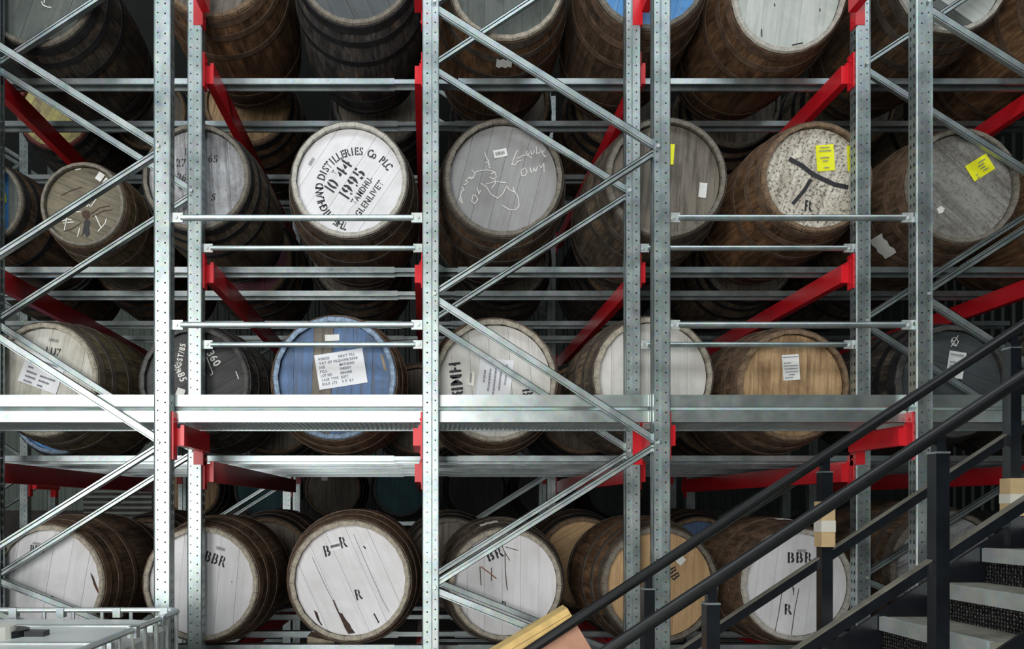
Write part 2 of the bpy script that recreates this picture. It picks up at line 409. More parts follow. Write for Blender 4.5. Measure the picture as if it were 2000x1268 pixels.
# ------------------------------------------------------------------ red beams
RAILZ = [EYE+v for v in (-0.831, 0.329, 1.486, 2.642)]
LVN = ['bottom', 'third', 'second', 'top']
def beam_mesh(L, h, wd):
    # box beam with a stepped upper corner (poly in x,z), running in +y
    mb = MB(); mb.prism([(-wd/2,-h),(wd/2,-h),(wd/2,-0.0),(0.004,0.0),(0.004,-0.016),(-wd/2,-0.016)], 'y', 0, L)
    return mb.mesh('beam_section')
def connector_mesh(h, s):
    # L-plate clasping the upright: side leaf + front leaf
    mb = MB(); mb.box(-0.003 if s > 0 else -0.001, 0.001 if s > 0 else 0.003, -0.003, 0.055, -h, 0)
    return mb
posts = []
for k in ('A','B','C'):
    posts += [(k, FR[k][0], -1), (k, FR[k][1], 1)]
PN = {('A',-1):'left-edge upright', ('A',1):'left uprights', ('B',-1):'central upright', ('B',1):'right-centre uprights', ('C',-1):'right-hand uprights', ('C',1):'right-edge upright'}
LBM = beam_mesh(Y3-Y2-PD-0.0, 0.12, 0.046); SBM = beam_mesh(Y2-Y1-PD, 0.105, 0.046)
def conn(side, h, front):
    """steel end plate bolted to the slotted side of the upright"""
    mb = MB(); u = side; y0, y1 = (-0.050, 0.008) if front else (-0.008, 0.050)
    mb.box(min(0,u*0.009), max(0,u*0.009), y0, y1, -h, 0)
    for z in (-0.035, -h+0.035):
        mb.tube((u*0.008, (y0+y1)/2, z), (u*0.014, (y0+y1)/2, z), 0.007, 8)
    return mb.mesh('connector')
CN = {}
for sd in (-1,1):
    for fr_ in (True,False): CN[sd,fr_,'long'] = conn(sd, 0.198, fr_); CN[sd,fr_,'short'] = conn(sd, 0.24, fr_)
def red_beam(X, sd, ya, yb, ztop, short, label, group):
    x = X+sd*(PW/2)
    t = empty('shelf_beam', (x, ya, ztop), label, 'beam', group); t['kind'] = 'thing'
    link('beam_section', SBM if short else LBM, M['red'], t, (sd*0.0245, 0, 0))
    kd = 'short' if short else 'long'
    up = 0.062 if short else 0.034
    link('connector', CN[sd,True,kd], M['red'], t, (0, -0.0, up)); link('connector', CN[sd,False,kd], M['red'], t, (0, yb-ya, up))
    # leaf folded round the front face of the rear upright
    if short:
        a, b = sorted((-sd*(PW*0.56), sd*0.0))
        MB().box(a, b, yb-ya-0.002, yb-ya+0.0, -0.175, 0.03).build('face_leaf', M['red'], t)
    return t
for li, rz in enumerate(RAILZ):
    for (k, X, sd) in posts:
        red_beam(X, sd, Y2+PD, Y3, rz-0.05, False, 'long red beam under the %s cask row, bolted to the %s' % (LVN[li], PN[k,sd]), 'long red shelf beams')
for zi, z in enumerate((EYE+0.43, EYE+0.43+2.512)):
    for (k, X, sd) in posts:
        red_beam(X, sd, Y1+PD, Y2, z, True, 'short red walkway beam at the %s, %s' % (PN[k,sd], ('under the galvanised fascia','at the top of the picture')[zi]), 'short red walkway beams')
for (k, X, sd) in posts:
    red_beam(X, sd, Y3+PD, Y4, EYE+0.43, True, 'short red beam far behind the bottom casks, in line with the %s' % PN[k,sd], 'rear red walkway beams')
# far-left frame row seen under the left beam
for X, sd in ((FR['L'][1],1),):
    red_beam(X, sd, Y3+PD, Y4, EYE+0.30, True, 'short red beam on the upright beyond the left edge, by the cladding', 'rear red walkway beams')

# ------------------------------------------------------------------ cask support rails
def rail_mesh(L):
    mb = MB(); t = 0.003
    mb.prism([(0,-0.034),(t,-0.034),(t,-t),(0.057,-t),(0.057,-0.047),(0.044,-0.047),(0.044,-0.050),(0.060,-0.050),(0.060,0),(0,0)], 'x', 0, L)
    mb.prism([(t,-0.034),(0.013,-0.034),(0.013,-0.031),(t,-0.031)], 'x', 0, L)
    return mb.mesh('rail_section')
XJ0, XJ1 = -0.20, 0.19
RLL = rail_mesh(XJ0+5.1); RLR = rail_mesh(4.6-XJ1)
SPL = MB().prism([(0.004,-0.030),(0.006,-0.030),(0.006,-0.006),(0.052,-0.006),(0.052,-0.043),(0.054,-0.043),(0.054,-0.004),(0.004,-0.004)], 'x', -0.03, XJ1-XJ0+0.03).mesh('splice')
YRL = [(4.49,'front'),(4.98,'second'),(5.78,'third'),(6.27,'rear')]
for li, rz in enumerate(RAILZ):
    for yr, nm in YRL:
        t = empty('support_rail', (-5.1, yr, rz), 'galvanised %s support rail under the %s cask row, left length' % (nm, LVN[li]), 'rail', 'galvanised cask support rails')
        link('rail_section', RLL, M['galv_dark'], t)
        link('splice', SPL, M['galv_dark'], t, (XJ0+5.1,0,0))
        t = empty('support_rail', (XJ1, yr, rz), 'galvanised %s support rail under the %s cask row, right length' % (nm, LVN[li]), 'rail', 'galvanised cask support rails')
        link('rail_section', RLR, M['galv_dark'], t)
for yr, nm in ((9.40,'front'),(9.58,'rear')):
    t = empty('support_rail', (-3.0, yr, EYE-0.157), 'distant galvanised %s rail under the dark far casks' % nm, 'rail', 'far support rails')
    MB().prism([(0,-0.05),(0.06,-0.05),(0.06,0),(0,0)], 'x', 0, 7.4).build('rail_section', M['galv_dark'], t)
    for xl in (0.05, 2.45, 4.85, 7.25): MB().box(xl-0.03, xl+0.03, 0.005, 0.055, -(EYE-0.157), -0.05).build('leg', M['galv_dark'], t)

# ------------------------------------------------------------------ walkway fascia, grating and guard rails
FXS = [(-3.6,-1.42),(-1.30,-0.03),(0.07,1.13),(1.235,2.45),(2.55,4.4)]
FN = ['left-edge bay','left bay','middle bay','right bay','right-edge bay']
FY = Y1+PD+0.004
zt, zb, ga, gb = EYE+0.585, EYE+0.446, EYE+0.526, EYE+0.503
FPROF = [(0,zb),(0,gb),(0.018,gb+0.0015),(0,ga),(0,zt),(0.045,zt),(0.045,zt-0.004),(0.034,zt-0.004),(0.034,zb+0.004),(0.045,zb+0.004),(0.045,zb)]
for (a, b), nm in zip(FXS, FN):
    t = empty('walkway_fascia', (a, FY, zb), 'wide grooved galvanised walkway beam across the %s' % nm, 'beam', 'galvanised walkway beams')
    L = b-a; a0 = -0.055; b0 = L+0.055
    MB().prism([(y, z-zb) for y, z in FPROF], 'x', a0, b0).build('fascia_section', M['galv_fascia'], t)
    g = empty('walkway_grating', (a, FY+0.05, zb), 'galvanised bar grating of the walkway floor across the %s' % nm, 'grating', 'walkway gratings')
    mb = MB(); n = int(L/0.026); dep = Y2-0.03-(FY+0.05)
    for i in range(n): mb.box(i*0.026, i*0.026+0.010, 0, dep, 0.003, 0.03)
    tag(mb.build('bearing_bars', M['galv_bright'], g), kind='stuff')
    MB().box(0, L, dep, dep+0.006, -0.002, 0.036).build('edge_bar', M['galv'], g)
    for f in (0.33, 0.66): MB().box(0, L, dep*f, dep*f+0.005, 0.02, 0.03).build('cross_bar', M['galv'], g)
def guard(x0, x1, Y, z, r, label):
    t = empty('guard_rail', (x0, Y, z), label, 'guard rail', 'tubular guard rails'); L = x1-x0
    MB().tube((0.045,0,0),(L-0.045,0,0),r,14).build('tube', M['galv'], t, smooth=False)
    for s, u in ((1,0.0),(-1,L)):
        MB().box(min(u,u+s*0.055), max(u,u+s*0.055), -0.006, 0.006, -0.024, 0.024).build('flat_end', M['galv_bright'], t)
        link('bolt', bolt, M['galv_bright'], t, (u+s*0.022,-0.006,0))
for (x0, x1, bn) in ((FR['A'][1]+PW/2, FR['B'][0]-PW/2, 'left'), (FR['B'][1]+PW/2, FR['C'][0]-PW/2, 'right')):
    for zz, hn in ((1.472,'upper'),(0.931,'lower')):
        guard(x0, x1, Y1+0.03, EYE+zz, 0.0155, 'galvanised %s guard rail in the %s bay, nearest plane' % (hn, bn))
    for zz, hn in ((1.506,'upper'),(0.951,'lower')):
        guard(x0, x1, Y2+0.03, EYE+zz-0.004, 0.0155, 'galvanised %s guard rail in the %s bay, second plane' % (hn, bn))

# ------------------------------------------------------------------ casks
RH, RB, CL, NS = 0.34, 0.410, 1.0, 22
def rad(t): return RH+(RB-RH)*(1-abs(2*t-1)**2.4)
TS = [0,0.012,0.06,0.14,0.26,0.38,0.5,0.62,0.74,0.86,0.94,0.988,1]
def stave_geo(mb, ang, width, jig=0.0):
    w = width/2; g = 0.0007/RH; cols = [-w+g, -w+7*g, w-7*g, w-g]
    def ring(t, dr):
        r = rad(t)+dr; return r
    rows = []
    for t in TS:
        ch = -0.004 if t in (0,1) else 0
        r = rad(t)+ch+jig
        rows.append([(( r-(0.0016 if i in (0,3) else 0))*math.cos(ang+c), t*CL, (r-(0.0016 if i in (0,3) else 0))*math.sin(ang+c)) for i, c in enumerate(cols)])
    inner = []
    for t in TS:
        th = 0.026 if t in (0,1) else (0.031 if t in (0.012,0.988) else 0.034)
        r = rad(t)-th
        inner.append([(r*math.cos(ang+cols[0]), t*CL, r*math.sin(ang+cols[0])), (r*math.cos(ang+cols[3]), t*CL, r*math.sin(ang+cols[3]))])
    n = len(TS); vs = []
    for r in rows: vs += r
    for r in inner: vs += r
    o = 4*n; fs = []; ms = []
    for i in range(n-1):
        for c in range(3):
            fs.append((4*i+c, 4*i+c+1, 4*i+4+c+1, 4*i+4+c)); ms.append(1 if i in (0,n-2) else 0)
        fs.append((o+2*i, o+2*i+2, o+2*i+3, o+2*i+1)); ms.append(1 if i < 3 or i > n-5 else 0)
        fs.append((4*i, 4*i+4, o+2*i+2, o+2*i)); ms.append(0)
        fs.append((4*i+3, o+2*i+1, o+2*i+3, 4*i+7)); ms.append(0)
    for i in (0, n-1):
        fs.append((4*i, 4*i+1, 4*i+2, 4*i+3, o+2*i+1, o+2*i)); ms.append(1)
    b = len(mb.v); mb.v += vs
    for f, m in zip(fs, ms): mb.f.append(tuple(b+k for k in f)); mb.m.append(m)
mb = MB(); stave_geo(mb, 0.0, 2*PI/NS); STAVE = mb.mesh('stave')
mb = MB()
for i in range(NS): stave_geo(mb, 2*PI*i/NS, 2*PI/NS, random.uniform(-0.001,0.001))
SHELL = mb.mesh('stave_shell')
def hoop_mesh(t0, t1):
    mb = MB(); n = 44; th = 0.0035; vs = []
    for i in range(n):
        a = 2*PI*i/n; c, s = math.cos(a), math.sin(a)
        for t, d in ((t0,0.0),(t0,th),(t1,th),(t1,0.0)):
            r = rad(t)+d+0.0006; vs.append((r*c, t*CL, r*s))
    fs = []
    for i in range(n):
        j = (i+1) % n
        for k in range(3): fs.append((4*i+k, 4*j+k, 4*j+k+1, 4*i+k+1))
    mb.add(vs, fs); return mb.mesh('hoop', smooth=False)
HOOPS = [hoop_mesh(a,b) for a, b in ((0.018,0.062),(0.115,0.152),(0.265,0.302),(0.698,0.735),(0.848,0.885),(0.938,0.982))]
RI = RH-0.027; YH = 0.036
cuts = [-RI, -0.232, -0.128, -0.018, 0.094, 0.205, RI]
def board_mesh(a, b, dy):
    a += 0.0007; b -= 0.0007; N = 14; top = []; bot = []
    for i in range(N+1):
        x = a+(b-a)*i/N; z = math.sqrt(max(0.0, RI*RI-x*x)); top.append((x,z)); bot.append((x,-z))
    poly = top+bot[::-1]; q = []
    for p in poly:
        if not q or (Vector(p)-Vector(q[-1])).length > 1e-5: q.append(p)
    if (Vector(q[0])-Vector(q[-1])).length < 1e-5: q.pop()
    return MB().prism(q, 'y', YH+dy, YH+0.022).mesh('head_board')
BOARDS = [board_mesh(cuts[i], cuts[i+1], (0.0,0.0007,-0.0006,0.0004,-0.0003,0.0006)[i]) for i in range(6)]
REAR = MB().tube((0,CL-0.055,0),(0,CL-0.036,0),RI,32).mesh('rear_head')

TXT = {}
def glyph(ch):
    if ch in TXT: return TXT[ch]
    cu = bpy.data.curves.new('t', 'FONT'); cu.body = ch; cu.resolution_u = 3; cu.offset = 0.026
    ob = bpy.data.objects.new('t', cu); COL.objects.link(ob); bpy.context.view_layer.update()
    me = bpy.data.meshes.new_from_object(ob.evaluated_get(bpy.context.evaluated_depsgraph_get()))
    vs = [tuple(v.co)[:2] for v in me.vertices]; fs = [tuple(p.vertices) for p in me.polygons]
    bpy.data.objects.remove(ob, do_unlink=True); bpy.data.meshes.remove(me)
    TXT[ch] = (vs, fs, max([v[0] for v in vs], default=0.3)); return TXT[ch]
CAPH = 0.70
def stencil_cut(vs, fs, x0, x1):
    """remove a vertical sliver between x0 and x1, the bridge of a stencil letter"""
    bm = bmesh.new(); bv = [bm.verts.new((v[0],v[1],0)) for v in vs]
    for f in fs:
        try: bm.faces.new([bv[i] for i in f])
        except ValueError: pass
    for x in (x0, x1):
        bmesh.ops.bisect_plane(bm, geom=bm.verts[:]+bm.edges[:]+bm.faces[:], plane_co=(x,0,0), plane_no=(1,0,0))
    kill = [f for f in bm.faces if x0 < f.calc_center_median().x < x1]
    bmesh.ops.delete(bm, geom=kill, context='FACES')
    bm.verts.index_update()
    o = [tuple(v.co)[:2] for v in bm.verts]; q = [tuple(v.index for v in f.verts) for f in bm.faces]; bm.free()
    return o, q
class Deco:
    """marks on a cask head, given in photo pixels at the head's own depth"""
    def __init__(s, root, sc, ctr, Yh): s.root, s.sc, s.c, s.Y, s.y = root, sc, ctr, Yh, YH-0.0022; s.k = Yh/FPX/sc
    def uv(s, px, py):
        p = P(px, py, s.Y); return ((p.x-s.c.x)/s.sc, (p.z-s.c.z)/s.sc)
    def text(s, st, px, py, h, ang=0, wfac=0.85, mat='ink', stencil=True, name='stencil_lettering', parent=None, length=None, dy=0.0, bold=1.0):
        mb = MB(); hh = h*s.k/CAPH; adv = []; x = 0
        for ch in st:
            if ch == ' ': adv.append((None,x)); x += 0.34; continue
            g = glyph(ch); adv.append((g,x)); x += g[2]+0.10
        tot = x-0.10; wf = wfac if length is None else length*s.k/(tot*hh)
        ca, sa = math.cos(math.radians(ang)), math.sin(math.radians(ang)); cu, cv = s.uv(px, py)
        for g, x0 in adv:
            if g is None: continue
            vs, fs, gw = g
            if stencil and gw > 0.3: vs, fs = stencil_cut(vs, fs, gw*0.40, gw*0.40+0.085)
            out = []
            for (a, b) in vs:
                u = (a+x0-tot/2)*hh*wf; v = (b-CAPH/2)*hh*bold
                out.append((cu+u*ca-v*sa, s.y+dy, cv+u*sa+v*ca))
            mb.add(out, fs)
        return mb.build(name, M[mat], parent or s.root)
    def arc(s, st, px, py, R, a0, step, h, mat='ink'):
        mb = MB(); hh = h*s.k/CAPH; cu, cv = s.uv(px, py); r = R*s.k
        for i, ch in enumerate(st):
            if ch == ' ': continue
            vs, fs, gw = glyph(ch); th = math.radians(a0-step*i); t = th-PI/2
            if gw > 0.3: vs, fs = stencil_cut(vs, fs, gw*0.40, gw*0.40+0.07)
            out = []
            for (a, b) in vs:
                u = (a-gw/2)*hh*0.75; v = (b-CAPH/2)*hh
                out.append((cu+r*math.cos(th)+u*math.cos(t)-v*math.sin(t), s.y, cv+r*math.sin(th)+u*math.sin(t)+v*math.cos(t)))
            mb.add(out, fs)
        return mb.build('stencil_lettering', M[mat], s.root)
    def sheet(s, px, py, wpx, hpx, ang=0, mat='paper', name='paper_label', label=None, curl=0):
        cu, cv = s.uv(px, py); a = math.radians(ang); w2, h2 = wpx*s.k/2, hpx*s.k/2
        ax = Vector((math.cos(a),0,math.sin(a))); az = Vector((-math.sin(a),0,math.cos(a)))
        mb = MB(); N = 6; vs = []
        for i in range(N+1):
            for j in range(2):
                u = (i/N*2-1)*w2; v = (j*2-1)*h2
                lift = -0.003*abs(i/N*2-1)**3*(1+curl)-0.0012
                p = Vector((cu, s.y+0.0005+lift, cv))+ax*u+az*v; vs.append(p)
        fs = [(2*i,2*i+2,2*i+3,2*i+1) for i in range(N)]
        mb.add(vs, fs); nb = len(vs)
        mb.add([v+Vector((0,0.0008,0)) for v in vs], [tuple(reversed(f)) for f in fs])
        o = mb.build(name, M[mat], s.root)
        if label: o['label'] = label
        return o
    def lines(s, px, py, wpx, hpx, ang, rows, parent, seed=1, mat='print', rowh=0.5, name='print_lines'):
        """rows of tiny word blocks too small to read"""
        rnd = random.Random(seed); cu, cv = s.uv(px, py); a = math.radians(ang); mb = MB(); y = s.y-0.0062
        for r, cols in enumerate(rows):
            v = (0.5-(r+0.5)/len(rows))*hpx; hh = min(hpx/len(rows)*rowh, 4.2 if mat == 'print' else 99)
            for (x0, x1) in cols:
                x = x0
                while x < x1:
                    ww = rnd.uniform(0.012,0.03); x2 = min(x1, x+ww)
                    q = [((x-0.5)*wpx, v-hh/2*rnd.uniform(.7,1)), ((x2-0.5)*wpx, v-hh/2*rnd.uniform(.7,1)), ((x2-0.5)*wpx, v+hh/2*rnd.uniform(.6,1)), ((x-0.5)*wpx, v+hh/2*rnd.uniform(.6,1))]
                    mb.add([(cu+(u*math.cos(a)-t*math.sin(a))*s.k, y, cv+(u*math.sin(a)+t*math.cos(a))*s.k) for u, t in q], [(0,1,2,3)])
                    x = x2+rnd.uniform(0.008,0.016)
        return mb.build(name, M[mat], parent)
    def barcode(s, px, py, wpx, hpx, ang, paper=True, seed=3):
        par = s.root
        if paper: par = s.sheet(px, py, wpx*1.25, hpx*1.7, ang, 'sticker', 'barcode_sticker')
        rnd = random.Random(seed); rows = [[(0.04+i*0.09, 0.04+i*0.09+rnd.uniform(.03,.07)) for i in range(10)]]
        return s.lines(px, py, wpx, hpx, ang, rows, par, seed, 'ink', 0.9, 'barcode')
    def strokes(s, polys, wpx, mat='chalk', name='chalk_mark', dy=0.0):
        mb = MB()
        for pl in polys:
            mb.ribbon([s.uv(*p) for p in pl], wpx*s.k, s.y-0.0006+dy)
        return mb.build(name, M[mat], s.root)
    def patch(s, pts, mat, name):
        mb = MB(); q = [s.uv(*p) for p in pts]
        c = (sum(p[0] for p in q)/len(q), sum(p[1] for p in q)/len(q))
        mb.add([(c[0], s.y-0.0004, c[1])]+[(u, s.y-0.0004, v) for u, v in q], [(0,1+i,1+(i+1)%len(q)) for i in range(len(q))])
        return mb.build(name, M[mat], s.root)

def cask(cx, cy, R, label, wood, chime, head, rot=0, hoop='hoop', Y=4.262, full=True, L=1.0, yaw=0, group='casks in the front rank', boards=None, pitch=0):
    c = P(cx, cy, Y); sc = R*Y/FPX/RH
    root = empty('cask', tuple(c), label, 'cask', group); root.scale = (sc, L, sc); root.rotation_euler = (math.radians(pitch),0,math.radians(yaw))
    if full:
        off = random.random()*6.28
        for i in range(NS):
            o = link('stave', STAVE, [W[wood], C[chime]], root); o.rotation_euler = (0, off+2*PI*i/NS, 0)
    else:
        o = link('stave_shell', SHELL, [W[wood], C[chime]], root); o.rotation_euler = (0, random.random()*6.28, 0)
    for h in (HOOPS if full else HOOPS[:4]): link('hoop', h, M[hoop], root)
    hd = boards or [head]*6
    for b, hh in zip(BOARDS, hd):
        o = link('head_board', b, H[hh], root); o.rotation_euler = (0, math.radians(rot), 0)
    if full: link('rear_head', REAR, H['wood'], root)
    return Deco(root, sc, c, Y+YH*L)

def scrap(root, t, th, w, l, mat='sticker'):
    """scrap of paper pasted on the staves: curved patch at length t and angle th round the cask"""
    mb = MB(); N = 5; vs = []
    for i in range(N+1):
        a = math.radians(th)+(i/N-0.5)*w/RH
        for j in range(3):
            tt = t+(j-1)*l/2+(0.012*(i % 2) if j != 1 else 0); r = rad(tt)+0.006
            vs.append((r*math.cos(a), tt*CL, r*math.sin(a)))
    fs = [(3*i+j,3*i+3+j,3*i+4+j,3*i+1+j) for i in range(N) for j in range(2)]
    mb.add(vs, fs); o = mb.build('paper_scrap', M[mat], root); o['label'] = 'scrap of pale paper stuck on the staves'
# ---- top row
d = cask(70,-22,111,'blackened cask with a dull grey-green head, top row, at the left edge','dark','grey','greendark',20,'hoop_dark')
d.strokes([[(82,4),(84,10),(92,14),(100,15)],[(87,-6),(87,6)]],2)
d = cask(415,-78,112,'mottled rusty brown cask in the top row, above the striped grey head','rust','brown','wood',10,'hoop_rust')
d = cask(695,-66,113,'smoke-blackened grey cask in the top row, above the stencilled white head','smoke','grey','charcoal',-25,'hoop_dark')
d = cask(990,-35,112,'dark reddish cask with a torn paper scrap in the top row','rust','pale','greendark',0,'hoop')
scrap(d.root, 0.15, -90, 0.085, 0.06)
d = cask(1270,-56,113,'brown cask with a bright blue head in the top row','brown','grey','skyblue',15,'hoop_rust')
d = cask(1543,-17,112,'rust-brown cask with a pale grey-white head hanging lowest in the top row','rust','white','palegreen',5,'hoop_rust', pitch=6)
d.strokes([[(1490,55),(1491,68)],[(1552,84),(1572,80)],[(1602,17),(1603,21)],[(1513,8),(1514,12)]],2.2,'ink','scratch')
d = cask(1860,-50,112,'dark brown cask with a whitish striped head, top row, behind the right-hand diagonal brace','brown','white','palegreen',-55,'hoop', boards=['palegreen','greendark','palegreen','palegreen','greendark','palegreen'])
d = cask(2152,-30,112,'brown cask cut off by the right edge in the top row','rust','brown','wood',0,'hoop_rust')
# ---- second row
d = cask(-41,392,84,'dark cask with a mottled blue head and yellow sticker at the left edge','brown','grey','skyblue',0,'hoop_dark', boards=['skyblue','greendark','skyblue','skyblue','skyblue','greendark'])
d.sheet(4,388,18,18,6,'yellow','yellow_label')
d = cask(160,398,82,'small olive-brown cask with chalk scrawls round its bung, second row','olive','olive' if 'olive' in C else 'grey','olive',-68,'hoop_rust')
d.strokes([[(145,397),(149,414),(158,414)],[(163,391),(178,404)],[(184,380),(170,404)],[(190,386),(178,404)],[(186,420),(198,446)],[(208,428),(206,436),(192,452)],
   [(127,418),(120,424),(123,432),(132,428),(140,430)],[(132,418),(126,450)],[(124,436),(144,434)],[(156,446),(152,462)],[(148,332),(158,330)]],1.8)
d.patch([(160,416),(165,411),(173,412),(177,418),(176,425),(169,429),(162,425)],'crack','bung')
d.patch([(166,430),(172,428),(177,434),(174,446),(176,457),(170,464),(165,456),(160,461),(163,446)],'ink','bung_stain')
d.strokes([[(178,418),(195,406),(215,402)],[(180,424),(202,412),(220,410)],[(158,436),(140,448),(125,452)],[(120,382),(140,372),(160,366)]],1.6,'crack','dark_streak')
d.sheet(196,346,13,16,-35,'sticker','small_sticker'); d.sheet(209,356,12,13,-35,'sticker','small_sticker')
d = cask(382,345,104,'cask with a streaked grey head numbered 65 behind the left uprights','grey','grey','stripe',-4,'hoop_dark')
d.text('65',416,310,14,-4,0.85); d.text('27',354,318,15,0,0.8); d.text('26',355,346,14,-6,0.8); d.text('1',361,296,14,0,0.8); d.text('5',417,385,14,-10,0.8); d.text('9',352,368,10,0,0.8)
d = cask(682,350,113,'white-headed cask with curved black stencil lettering and the year 1995','brown','white','white',34,'hoop')
d.arc('THE HIGHLAND DISTILLERIES Co PLC',699,371,75.5,250,6.87,15)
d.text('10 44',659,346,22,56,length=73,bold=1.0); d.text('T',653,337,9,56); d.text('1995',686,361,23,56,length=68)
d.text('TAMDHU-',707,372,12.5,55,length=62); d.text('GLENLIVET',721,388,12.5,54,length=82); d.barcode(609,316,19,9,58,False)
d = cask(984,346,115,'cask with a smooth grey head covered in white chalk scribbles','brown','grey','grey',14,'hoop')
d.barcode(977,300,21,9,11)
def zz(pts, ox=860, oy=230, k=5.073): return [(ox+x/k, oy+y/k) for x, y in pts]
d.strokes([zz([(765,325),(735,385),(708,470),(740,470),(770,435),(800,425)]), zz([(765,405),(820,375),(870,375),(905,400)]), zz([(860,330),(850,355),(870,370),(885,350)]),
  zz([(895,330),(905,365),(930,345),(925,320)]), zz([(950,290),(955,360),(985,345)]), zz([(990,320),(1005,345),(1030,325)]), zz([(1010,350),(1035,390),(1055,375)]),
  zz([(830,500),(800,530),(805,575),(835,580),(860,545),(845,505),(830,500)]), zz([(890,495),(900,545),(920,535),(925,500),(945,535),(965,485)]), zz([(980,470),(1000,500),(1025,455),(1028,535)]),
  zz([(440,345),(455,400),(480,430),(480,490),(500,500)]), zz([(445,450),(470,440),(490,470)]), zz([(350,540),(400,525),(470,520),(540,540)]), zz([(310,520),(345,555),(325,600),(290,590),(250,630),(275,640),(230,680)]),
  zz([(345,560),(310,610),(280,600)]), zz([(240,660),(220,700),(235,720),(205,740)]), zz([(215,720),(190,820),(220,850),(200,780)]), zz([(500,560),(540,540),(555,590),(520,610),(490,590)]), zz([(540,610),(545,650),(510,700)]),
  zz([(455,660),(540,635),(650,645)]), zz([(400,650),(460,690),(500,760),(570,800),(620,755),(650,690)]), zz([(365,690),(380,760),(400,720)]), zz([(325,770),(350,770),(370,810),(340,855),(310,830),(325,770)]),
  zz([(655,680),(690,720),(740,740),(775,800),(780,880),(745,915),(690,915),(610,870)]), zz([(720,690),(735,740)])],1.5)
d = cask(1302,346,117,'bare grey-wood headed cask with a small white sticker behind the right-centre uprights','grey','grey','wood',4,'hoop')
d.sheet(1372,372,15,29,-6,'sticker','small_sticker'); d.sheet(1311,302,10,40,-4,'yellow','yellow_label')
d = cask(1597,345,108,'cask with a speckled cream head bearing a dark painted Y mark and yellow label','rust','brown','speck',22,'hoop_rust')
d.strokes([zz([(320,415),(430,475),(540,560),(640,610),(760,665),(880,690)],1480)],9,'ink','brush_mark',-0.0004)
d.strokes([zz([(520,620),(460,720),(410,780),(350,850)],1480)],7,'ink','brush_mark')
d.text('R',1579,402,21,-6,0.9)
s = d.sheet(1611,309,35,51,4,'yellow','yellow_label'); d.lines(1611,309,30,46,4,[[(0.2,0.8)],[(0.1,0.9)],[],[(0.15,0.75)],[(0.3,0.65)],[],[(0.35,0.7)]],s,5)
s = d.sheet(1664,310,20,50,2,'yellow','yellow_label'); d.lines(1664,310,18,44,2,[[(0.2,0.8)],[(0.1,0.9)],[],[(0.2,0.7)]],s,8)
d = cask(1882,362,112,'worn grey-headed cask with a tilted yellow label right of the right-hand uprights','brown','grey','worn',-48,'hoop_rust')
s = d.sheet(1913,328,48,35,32,'yellow','yellow_label'); d.lines(1915,330,40,30,32,[[(0.5,0.9)],[(0.4,0.75)],[(0.45,0.7)],[(0.1,0.2),(0.5,0.8)],[(0.08,0.22)]],s,6)
scrap(d.root, 0.27, -139, 0.13, 0.10)
d.patch([(1829,408),(1838,402),(1845,408),(1841,416),(1833,418)],'chalk','chalk_spot')
d = cask(2182,360,112,'brown cask cut off by the right edge in the second row','rust','brown','wood',0,'hoop_rust')
# ---- third row, behind the walkway
d = cask(82,741,111,'cream-headed cask with a typed sheet at the left edge, above the walkway beam','olive','pale','cream',12,'hoop', yaw=-4)
s = d.sheet(82,728,82,62,-20,'paper','paper_label'); d.lines(80,730,72,56,-20,[[(0.1,0.3),(0.5,0.9)],[(0.1,0.25),(0.5,0.8)],[(0.1,0.25)],[(0.1,0.4),(0.5,0.95)],[(0.1,0.4),(0.5,0.8)],[(0.1,0.35),(0.5,0.65)]],s,2)
d.text('LU7',104,687,14,-10,0.8); d.barcode(107,666,22,8,-12,False)
d = cask(379,745,107,'black-headed cask with chalk numerals behind the left uprights','dark','dark','black',60,'hoop_dark')
d.text('360',418,700,15,-58,0.9,'chalk',False,'chalk_numerals'); d.text('5m85',352,726,14,-68,0.8,'chalk',False,'chalk_numerals'); d.text('COST/85',352,699,11,78,0.8,'chalk',False,'chalk_numerals')
d.strokes([[(404,698),(416,730),(412,733)],[(461,726),(466,740)]],2); d.sheet(352,770,16,22,-20,'sticker','small_sticker')
d = cask(653,738,120,'cask with a blue painted head and large white typed sheet','rust','blue','blue',2,'hoop_rust', boards=['blue','blue','wood','blue','blue','blue'])
s = d.sheet(666,721,95,68,9,'paper','paper_label')
for i, (a, b) in enumerate((('WORKED','NEXT FILL'),('VAT OF FILL','24/08/2008'),('AGE','MATURING'),('FILL','SHERRY'),('LOT NO','004408'),('CASK TYPE','BUTT'),('BULK LTS','1 F 21'))):
    for tx, ox, ln in ((a,-25,4.0*len(a)),(b,17,4.0*len(b))):
        yy = -25+i*8.2; aa = math.radians(9); q = ox-17+ln/2+ (0 if ox < 0 else -3)
        d.text(tx, 666+q*math.cos(aa)+yy*math.sin(aa), 721-q*math.sin(aa)+yy*math.cos(aa), 5.0, 9, 0.8, 'print', False, 'typed_line', s, ln*0.92, -0.0042)
d.sheet(649,660,28,12,2,'sticker','small_sticker')
d.patch([(742,690),(748,694),(757,726),(750,722)],'chock','bare_patch')
d = cask(967,743,120,'off-white cask head with sideways stencil letters and a typed sheet','brown','pale','offwhite',-4,'hoop_rust')
s = d.sheet(966,745,66,88,-7,'paper','paper_label'); d.lines(966,742,80,52,-97,[[(0.1,0.6)],[(0.1,0.75)],[(0.15,0.9)],[(0.25,0.8)],[(0.3,0.6)]],s,12)
d.text('HMB',891,740,22,-84,length=66); d.text('B',1031,766,20,-84); s = d.sheet(919,740,15,27,-4,'cap_white','small_sticker'); d.lines(919,738,24,8,-94,[[(0.1,0.9)]],s,4)
d = cask(1277,735,116,'plain white cask head behind the right-centre uprights, above the walkway beam','grey','pale','offwhite',0,'hoop')
d = cask(1551,752,109,'bare tan wood cask head with one small white label','brown','brown','tan',2,'hoop_rust')
